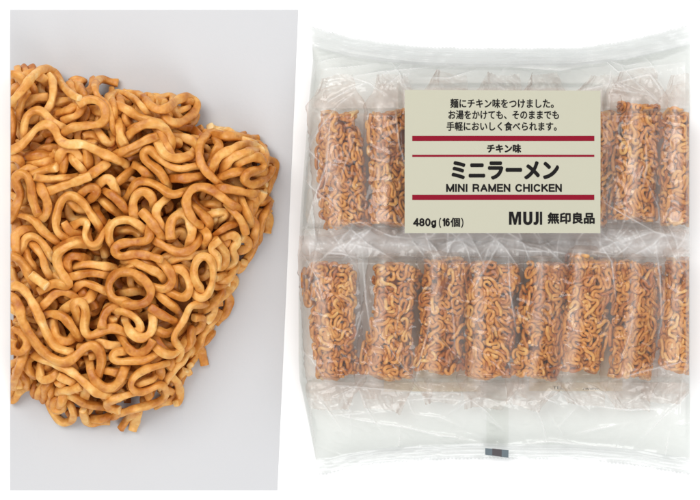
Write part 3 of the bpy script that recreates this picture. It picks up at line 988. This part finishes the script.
def film_height():
    X, Y = Xg, Yg
    # lift of the two rows of bricks
    rows = np.maximum(sstep(96, 116, Y) * (1 - sstep(222, 240, Y)), sstep(246, 264, Y) * (1 - sstep(374, 396, Y)))
    body = sstep(0, 26, dT - TS + 4) * sstep(0, 48, dB - BS + 2)
    z = 5 + 34 * body ** 0.8
    z = np.maximum(z, 5 + 52 * rows)
    # the film sags a little between neighbouring bricks
    low = Y > 243
    ph = np.where(low, (X - 333 + (Y - 320) * -0.06) / 50.2, (X - 341) / 49.2)
    z = z + rows * (3.0 * np.cos(2 * np.pi * ph) - 1.0)
    valley = np.exp(-((Y - 243) / 8.0) ** 2)
    z = z - valley * 9
    # wrinkles
    n1 = 1 - 2 * np.abs(grad_noise(X / 34 + Y / 90, Y / 22 - X / 60, 21))
    n2 = 1 - 2 * np.abs(grad_noise(X / 16 - Y / 40 + 9, Y / 26 + X / 50 + 4, 22))
    n3 = grad_noise(X / 60 + 5, Y / 50 + 8, 23)
    n4 = 1 - 2 * np.abs(grad_noise(X / 9 + Y / 20, Y / 9, 24))
    mid = np.exp(-((Y - 242) / 16.0) ** 2)
    k = 0.5 + 0.9 * mid + 0.35 * rows * np.sin(X * 0.01) ** 2 + 0.5 * sstep(60, 0, dL)
    z = z + k * (1.1 * np.clip(n1, 0, 1) ** 5 + 0.8 * np.clip(n2, 0, 1) ** 5) + 2.6 * n3 + 0.8 * mid * np.clip(n4, 0, 1) ** 3
    global CREASE
    CREASE = crease_field(X, Y)
    z = z + 2.0 * CREASE
    # flat under the label
    lb = sstep(397, 404, X) * (1 - sstep(601, 608, X)) * sstep(82, 90, Y) * (1 - sstep(233, 241, Y))
    z = z * (1 - lb) + 56.0 * lb
    # flanks and seals
    side = np.clip(dL / 15.0, 0, 1); side = np.sqrt(1 - (1 - side) ** 2)
    z = 1.5 + (z - 1.5) * side
    rs = 0.8 + 0.2 * np.clip(dR / 5.0, 0, 1); z = 1.5 + (z - 1.5) * rs
    st = sstep(TS + 3, TS - 5, dT); sb = sstep(BS + 3, BS - 5, dB)
    seal = np.maximum(st, sb)
    ripple = 0.65 * np.cos(2 * np.pi * np.minimum(dT, dB) / 4.2) + 0.9 * grad_noise(X / 14, Y / 9, 31)
    lift = 4.5 + 3.0 * grad_noise(X / 60 + 2, np.zeros_like(X) + 0.5, 33)
    z = z * (1 - seal) + (np.maximum(1.9, lift + ripple)) * seal
    z = z - 3.6 * seal * np.exp(-np.minimum(dT, dB) / 0.9)
    return np.maximum(z, 1.6), st, sb

Zg, ST, SB = film_height()
Vf = Pn(np.stack([Xg.ravel(), Yg.ravel(), Zg.ravel()], 1)) - np.array(bag.location)
Zb = 0.9 + np.where(np.maximum(ST, SB) > 0.3, np.clip(Zg * np.maximum(ST, SB) - 1.6, 0, 9), 0)
Vb = Pn(np.stack([Xg.ravel(), Yg.ravel(), Zb.ravel()], 1)) - np.array(bag.location)

def sub_grid(name, V, rows_from, rows_to, mat, stepn=1, flip=False, veil=None):
    js = list(range(rows_from, rows_to + 1, stepn))
    if js[-1] != rows_to: js.append(rows_to)
    ii = list(range(0, NXG, stepn))
    if ii[-1] != NXG - 1: ii.append(NXG - 1)
    idx = np.array([[i * NYG + j for j in js] for i in ii])
    VV = V[idx.ravel()]
    nj = len(js); F_ = []
    for a in range(len(ii) - 1):
        for b in range(nj - 1):
            f = (a * nj + b, a * nj + b + 1, (a + 1) * nj + b + 1, (a + 1) * nj + b)
            F_.append(f[::-1] if flip else f)
    me = mesh_np(name, VV, F_)
    if veil is not None: add_veil(me, veil.ravel()[idx.ravel()])
    return link(name, me, mat, bag)

jt = int(round(NYG * TS / 425.0)); jb = NYG - 1 - int(round(NYG * BS / 425.0))
GAPS = np.sin(np.pi * np.where(Yg > 243, (Xg - 333 + (Yg - 320) * -0.06) / 50.2, (Xg - 341) / 49.2)) ** 8 * (sstep(100, 116, Yg) * (1 - sstep(374, 392, Yg)))
VEIL = 0.07 * GAPS + 0.56 * np.exp(-((Yg - 243) / 13.0) ** 2) * (0.8 + 0.3 * grad_noise(Xg / 30 + Yg / 25, Yg / 14 + 3, 88)) + 0.025 * np.clip(CREASE, 0, 3) + 0.34 * LINE  # haze painted in to brighten the row valley and brick gaps, plus crease whitening
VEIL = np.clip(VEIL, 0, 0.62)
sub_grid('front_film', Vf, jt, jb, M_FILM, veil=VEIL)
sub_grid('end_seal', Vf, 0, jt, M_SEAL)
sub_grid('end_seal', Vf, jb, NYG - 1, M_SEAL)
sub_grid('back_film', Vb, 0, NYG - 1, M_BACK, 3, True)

# ---- printed label, flat on the front film
LZ = 58.3
def rect(name, x0, y0, x1, y1, z, mat, parent, thick=0.0, tr=0.0):
    pts = [P(x0, y1, z), P(x1, y1, z), P(x1, y0 + tr, z), P(x0, y0, z)]
    o3 = Vector(bag.location)
    bm = bmesh.new()
    vs = [bm.verts.new(Vector(p) - o3) for p in pts]
    f = bm.faces.new(vs)
    if thick:
        r = bmesh.ops.extrude_face_region(bm, geom=[f])
        for e in r['geom']:
            if isinstance(e, bmesh.types.BMVert): e.co.z -= thick * S
        bmesh.ops.recalc_face_normals(bm, faces=bm.faces[:])
    me = bpy.data.meshes.new(name); bm.to_mesh(me); bm.free()
    return link(name, me, mat, parent)

label = rect('printed_label', 404.7, 90.0, 600.5, 233.2, LZ, M_LABEL, bag, 0, 0.8)
for (a, b_) in ((136.0, 141.0), (154.9, 156.9), (194.8, 199.9)):
    rect('red_stripe', 412.3, a, 594.3, b_, LZ + 0.12, M_RED, label)

def embolden(V, faces, rad):
    """thicken flat lettering: shifted copies a hair apart in height"""
    if rad <= 0: return V, faces
    VV = [V]; FF = list(faces); n = len(V)
    for k in range(8):
        a = k * math.pi / 4
        W = V.copy(); W[:, 0] += math.cos(a) * rad * S; W[:, 1] += math.sin(a) * rad * S; W[:, 2] += (k + 1) * 6e-6
        VV.append(W); FF += [tuple(i + n * (k + 1) for i in f) for f in faces]
    return np.vstack(VV), FF

def text_line(s, x0, y0, x1, y1, bold=0.0, mat=None, z=LZ + 0.14, parent=label):
    cu = bpy.data.curves.new('lettering', 'FONT')
    cu.body = s; cu.size = 1.0; cu.resolution_u = 4
    to = bpy.data.objects.new('tmp_text', cu); COL.objects.link(to)
    bpy.context.view_layer.update()
    dg = bpy.context.evaluated_depsgraph_get()
    me = bpy.data.meshes.new_from_object(to.evaluated_get(dg))
    bpy.data.objects.remove(to); bpy.data.curves.remove(cu)
    n = len(me.vertices); co = np.empty(n * 3); me.vertices.foreach_get('co', co); co = co.reshape(-1, 3)
    mn = co.min(0); mxx = co.max(0)
    tx = x0 + (co[:, 0] - mn[0]) / (mxx[0] - mn[0]) * (x1 - x0)
    ty = y1 - (co[:, 1] - mn[1]) / (mxx[1] - mn[1]) * (y1 - y0)
    W = Pn(np.stack([tx, ty, np.full(n, z)], 1)) - np.array(bag.location)
    W, FF = embolden(W, [tuple(p.vertices) for p in me.polygons], bold)
    me = mesh_np('lettering', W, FF, False)
    return link('lettering', me, mat or M_INK, parent)

text_line('麺にチキン味をつけました。', 450.4, 99.0, 553.6, 108.0, 0.19)
text_line('お湯をかけても、そのままでも', 448.6, 110.5, 558.8, 119.2, 0.19)
text_line('手軽においしく食べられます。', 446.8, 122.0, 556.6, 130.7, 0.19)
text_line('チキン味', 487.2, 144.5, 520.8, 152.7, 0.36)
text_line('ミニラーメン', 452.4, 162.1, 558.2, 178.8, 0.95)
text_line('個', 450.7, 218.0, 459.8, 226.8, 0.25)
text_line('無印良品', 547.9, 212.7, 594.3, 223.5, 0.42)

# sans-serif capitals and figures drawn as strokes on a 0..1 high grid: (advance, strokes)
def ar(cx, cy, rx, ry, a0, a1, n=12):
    return [(cx + rx * math.cos(math.radians(a0 + (a1 - a0) * i / n)), cy + ry * math.sin(math.radians(a0 + (a1 - a0) * i / n))) for i in range(n + 1)]
GLY = {
    'M': (0.86, [[(0, 0), (0, 1)], [(0, 1), (0.34, 0.02)], [(0.34, 0.02), (0.68, 1)], [(0.68, 0), (0.68, 1)]]),
    'I': (0.20, [[(0, 0), (0, 1)]]),
    'N': (0.74, [[(0, 0), (0, 1)], [(0, 1), (0.54, 0)], [(0.54, 0), (0.54, 1)]]),
    'R': (0.74, [[(0, 0), (0, 1)], [(0, 1), (0.32, 1)] + ar(0.32, 0.74, 0.22, 0.26, 90, -90) + [(0, 0.48)], [(0.30, 0.48), (0.44, 0.44), (0.50, 0.32), (0.52, 0.1), (0.57, 0)]]),
    'A': (0.78, [[(0, 0), (0.31, 1)], [(0.31, 1), (0.62, 0)], [(0.12, 0.33), (0.50, 0.33)]]),
    'E': (0.64, [[(0, 0), (0, 1)], [(0, 1), (0.48, 1)], [(0, 0.52), (0.44, 0.52)], [(0, 0), (0.50, 0)]]),
    'C': (0.78, [ar(0.32, 0.5, 0.32, 0.5, 38, 322, 20)]),
    'H': (0.76, [[(0, 0), (0, 1)], [(0.56, 0), (0.56, 1)], [(0, 0.52), (0.56, 0.52)]]),
    'K': (0.72, [[(0, 0), (0, 1)], [(0.55, 1), (0.0, 0.38)], [(0.20, 0.60), (0.58, 0)]]),
    '4': (0.68, [[(0.42, 0), (0.42, 1)], [(0.42, 1), (0, 0.28)], [(0, 0.26), (0.56, 0.26)]]),
    '8': (0.68, [ar(0.25, 0.755, 0.21, 0.245, 0, 360, 18), ar(0.25, 0.26, 0.25, 0.26, 0, 360, 18)]),
    '0': (0.68, [ar(0.25, 0.5, 0.25, 0.5, 0, 360, 22)]),
    'g': (0.62, [ar(0.22, 0.32, 0.22, 0.34, 0, 360, 18), [(0.45, 0.68), (0.45, -0.02)] + ar(0.23, -0.02, 0.22, 0.24, 0, -150, 10)]),
    '(': (0.34, [ar(0.5, 0.42, 0.44, 0.70, 130, 230, 12)]),
    ')': (0.34, [ar(-0.34, 0.42, 0.44, 0.70, 50, -50, 12)]),
    '1': (0.50, [[(0.26, 0), (0.26, 1)], [(0.26, 0.96), (0.02, 0.76)]]),
    '6': (0.68, [ar(0.25, 0.32, 0.25, 0.32, 0, 360, 18), [(0.0, 0.34)] + [(0.01, 0.6)] + ar(0.27, 0.66, 0.25, 0.34, 170, 40, 10)]),
    ' ': (0.34, []),
}
def stroke_text(s, x0, ytop, x1, ybot, wgt, z=LZ + 0.15, parent=label, gap=0.10):
    hgt = ybot - ytop; w_ = wgt
    pos = 0; items = []
    for ch in s:
        adv, st = GLY[ch]; items.append((pos, st)); pos += adv + gap
    last = s[-1]; total = pos - gap - (0.20 if last.isalpha() else 0.12)
    sx = (x1 - x0 - w_) / total; sy = hgt - w_
    V = []; Fc = []; lay = 0
    for p0, st in items:
        for pl in st:
            pts = [(x0 + w_ / 2 + (p0 + a) * sx, ybot - w_ / 2 - b * sy) for a, b in pl]
            closed = len(pts) > 3 and math.dist(pts[0], pts[-1]) < 1e-3
            if not closed and len(pts) >= 2:      # square the stroke ends
                d = math.dist(pts[0], pts[1]); e = w_ / 2 if pts[0][0] == pts[1][0] or pts[0][1] == pts[1][1] else w_ * 0.25
                pts[0] = (pts[0][0] - (pts[1][0] - pts[0][0]) / d * e, pts[0][1] - (pts[1][1] - pts[0][1]) / d * e)
                d = math.dist(pts[-1], pts[-2]); e = w_ / 2 if pts[-1][0] == pts[-2][0] or pts[-1][1] == pts[-2][1] else w_ * 0.25
                pts[-1] = (pts[-1][0] + (pts[-1][0] - pts[-2][0]) / d * e, pts[-1][1] + (pts[-1][1] - pts[-2][1]) / d * e)
            n = len(pts); b0 = len(V)
            for i, (x, y) in enumerate(pts):
                xa, ya = pts[i - 1] if i else (pts[-2] if closed else pts[0]); xb, yb_ = pts[i + 1] if i < n - 1 else (pts[1] if closed else pts[-1])
                tx, ty = xb - xa, yb_ - ya; l = math.hypot(tx, ty) + 1e-9
                V.append((x - ty / l * w_ / 2, y + tx / l * w_ / 2, z + lay * 0.004)); V.append((x + ty / l * w_ / 2, y - tx / l * w_ / 2, z + lay * 0.004))
            for i in range(n - 1):
                a = b0 + 2 * i; Fc.append((a, a + 1, a + 3, a + 2))
            lay = (lay + 1) % 6
    W = Pn(np.array(V)) - np.array(bag.location)
    return link('lettering', mesh_np('lettering', W, Fc, False), M_INK, parent)
stroke_text('MINI', 446.2, 184.0, 467.4, 192.0, 1.65)
stroke_text('RAMEN', 472.6, 184.0, 510.2, 192.0, 1.65)
stroke_text('CHICKEN', 515.2, 184.0, 561.8, 192.0, 1.65)
stroke_text('480g', 413.2, 218.2, 436.0, 226.3, 1.65)
stroke_text('(', 438.4, 217.4, 441.2, 226.9, 1.0)
stroke_text('16', 442.2, 218.2, 450.2, 226.3, 1.65)
stroke_text(')', 461.6, 217.4, 464.4, 226.9, 1.0)

def poly_letters(name, polys, z=LZ + 0.14, parent=label, mat=None):
    bm = bmesh.new(); o3 = Vector(bag.location)
    for pts in polys:
        vs = [bm.verts.new(Vector(P(x, y, z)) - o3) for x, y in pts]
        bm.faces.new(vs)
    bmesh.ops.recalc_face_normals(bm, faces=bm.faces[:])
    bmesh.ops.triangulate(bm, faces=bm.faces[:])
    for f in bm.faces:
        if f.normal.z < 0: f.normal_flip()
    me = bpy.data.meshes.new(name); bm.to_mesh(me); bm.free()
    return link(name, me, mat or M_INK, parent)
t0, t1 = 211.8, 224.8
def arc(cx, cy, rx, ry, a0, a1, n=10):
    return [(cx + rx * math.cos(math.radians(a0 + (a1 - a0) * i / n)), cy + ry * math.sin(math.radians(a0 + (a1 - a0) * i / n))) for i in range(n + 1)]
M_l = [(508.9, t1), (508.9, t0), (512.9, t0), (514.9, 219.4), (516.9, t0), (520.9, t0), (520.9, t1), (518.3, t1), (518.3, 215.6), (516.0, t1), (513.8, t1), (511.5, 215.6), (511.5, t1)]
U_l = [(523.1, t0), (526.2, t0), (526.2, 220.6)] + arc(527.7, 220.6, 1.5, 1.7, 180, 0, 8)[1:] + [(529.2, t0), (532.2, t0), (532.2, 220.7)] + arc(527.65, 220.7, 4.55, 4.4, 0, 180, 14)[1:]
J_l = [(536.9, t0), (536.9, 220.8)] + arc(535.6, 220.8, 1.3, 1.6, 0, 180, 8)[1:] + [(534.3, 219.2), (533.4, 219.2), (533.4, 220.9)] + arc(536.6, 220.9, 3.2, 4.1, 180, 90, 8)[1:] + arc(536.6, 220.7, 3.1, 4.3, 90, 0, 8)[1:] + [(539.7, t0)]
J_l = [(535.6, t0), (538.5, t0), (538.5, 220.7)] + arc(535.4, 220.7, 3.1, 4.3, 0, 110, 9)[1:] + [(533.4, 224.5), (533.4, 222.0)] + arc(534.4, 220.9, 1.2, 1.4, 100, 0, 5)
I_l = [(539.8, t0), (542.0, t0), (542.0, t1), (539.8, t1)]
poly_letters('lettering', [M_l, U_l, J_l, I_l])

def lab_wave(x, y):
    return 0.9 * np.sin(x / 0.052 + 1.0) * np.cos(y / 0.075) + 0.5 * np.sin(x / 0.023 + y / 0.04)
for o_ in [label] + [c for c in bag.children_recursive if c.parent == label]:
    me_ = o_.data
    if o_ is label or o_.name.startswith('red_stripe'):
        bm = bmesh.new(); bm.from_mesh(me_)
        bmesh.ops.subdivide_edges(bm, edges=[e for e in bm.edges if abs(e.verts[0].co.x - e.verts[1].co.x) > 0.01 or (o_ is label and abs(e.verts[0].co.y - e.verts[1].co.y) > 0.01)], cuts=40, use_grid_fill=True)
        bm.to_mesh(me_); bm.free()
        me_.polygons.foreach_set('use_smooth', [True] * len(me_.polygons))
    n_ = len(me_.vertices); c_ = np.empty(n_ * 3); me_.vertices.foreach_get('co', c_); c_ = c_.reshape(-1, 3)
    c_[:, 2] += lab_wave(c_[:, 0], c_[:, 1]) * S
    if o_ is not label: c_[:, 2] += 0.12 * S
    me_.vertices.foreach_set('co', c_.ravel()); me_.update()

# ---- paper label on the back, seen through the bag, and the printed registration mark
bl = rect('back_label', 384, 246, 480.5, 391.5, 1.5, M_BACKLABEL, bag, 0.25)
bl2 = rect('back_label', 529, 246, 622.5, 391.0, 1.5, M_BACKLABEL, bag, 0.25, 0)
text_line('TEL.', 553, 386.2, 564, 389.2, 0.0, None, 1.7, bl2)
text_line('/www.', 583, 386.8, 600, 389.8, 0.0, None, 1.7, bl2)
rect('back_seam', 486.5, 100, 508.5, 446.0, 1.35, film_material('seam_film', clear=(0.985, 0.99, 0.98), edge=(0.8, 0.8, 0.8), haze=0.02, streak=0.01), bag)
def quad(name, pts, z, mat):
    o3 = Vector(bag.location)
    bm = bmesh.new(); vs = [bm.verts.new(Vector(P(x, y, z)) - o3) for x, y in pts]
    f = bm.faces.new(vs); f.normal_update()
    if f.normal.z < 0: f.normal_flip()
    me = bpy.data.meshes.new(name); bm.to_mesh(me); bm.free()
    return link(name, me, mat, bag)
zmk = 10.5
mk = quad('print_mark', [(485.2, 448.0), (508.6, 450.0), (508.4, 457.6), (485.2, 454.6)], zmk, M_MARK)
mk2 = quad('print_mark', [(492.3, 448.3), (501.8, 449.4), (501.6, 456.8), (492.3, 455.0)], zmk + 0.15, M_MARK2)

# ------------------------------------------------------------------ surfaces
def sheet(name, pts, mat, thick=0.0):
    bm = bmesh.new(); vs = [bm.verts.new(p) for p in pts]; f = bm.faces.new(vs); f.normal_update()
    if f.normal.z < 0: f.normal_flip()
    if thick:
        r = bmesh.ops.extrude_face_region(bm, geom=[f])
        for e in r['geom']:
            if isinstance(e, bmesh.types.BMVert): e.co.z -= thick
        bmesh.ops.recalc_face_normals(bm, faces=bm.faces[:])
    me = bpy.data.meshes.new(name); bm.to_mesh(me); bm.free()
    o = link(name, me, mat); o['kind'] = 'structure'
    return o
sheet('white_surface', [(-6, -6, -0.0005), (6, -6, -0.0005), (6, 6, -0.0005), (-6, 6, -0.0005)], M_TABLE)
sheet('grey_surface', [P(10, 490, 0), P(277.3, 490, 0), P(298.2, 10, 0), P(10, 10, 0)], M_GREY, 0.0003)

# ------------------------------------------------------------------ light
w = bpy.data.worlds.new('World'); scene.world = w; w.use_nodes = True
w.node_tree.nodes['Background'].inputs['Color'].default_value = (0.97, 0.985, 1.0, 1)
w.node_tree.nodes['Background'].inputs['Strength'].default_value = 0.55

def area(name, loc, target, size, power, color=(1, 1, 1), size_y=None):
    l = bpy.data.lights.new(name, 'AREA'); l.energy = power; l.size = size; l.color = color
    if size_y: l.shape = 'RECTANGLE'; l.size_y = size_y
    o = bpy.data.objects.new(name, l); COL.objects.link(o)
    o.location = loc
    o.rotation_euler = (Vector(target) - Vector(loc)).to_track_quat('-Z', 'Y').to_euler()
    return o
area('softbox_key', (-1.15, 1.25, 2.45), (0, 0, 0), 2.0, 58, (1.0, 0.99, 0.97))
area('softbox_fill', (1.9, 1.0, 1.5), (0.1, 0, 0), 1.6, 18, (0.98, 0.99, 1.0))

area('front_fill', (0.5, -1.8, 2.0), (0.1, 0, 0), 1.4, 26, (1.0, 1.0, 1.0))  # added fill lamp, softens shadows from the lower side

# ------------------------------------------------------------------ camera
cam = bpy.data.cameras.new('camera'); co = bpy.data.objects.new('camera', cam); COL.objects.link(co)
co.location = (0, 0, CAM_H * S); co.rotation_euler = (0, 0, 0)
cam.sensor_width = 36.0; cam.lens = 36.0 * CAM_H / 700.0
cam.clip_start = 0.01; cam.clip_end = 60
scene.camera = co

scene.view_settings.view_transform = 'Standard'
scene.view_settings.look = 'None'
scene.view_settings.exposure = 0
scene.view_settings.gamma = 1
cy = scene.cycles
cy.max_bounces = 12; cy.diffuse_bounces = 5; cy.glossy_bounces = 3; cy.transparent_max_bounces = 40
cy.transmission_bounces = 4
cy.caustics_reflective = False; cy.caustics_refractive = False
cy.use_denoising = True
cy.sample_clamp_indirect = 6
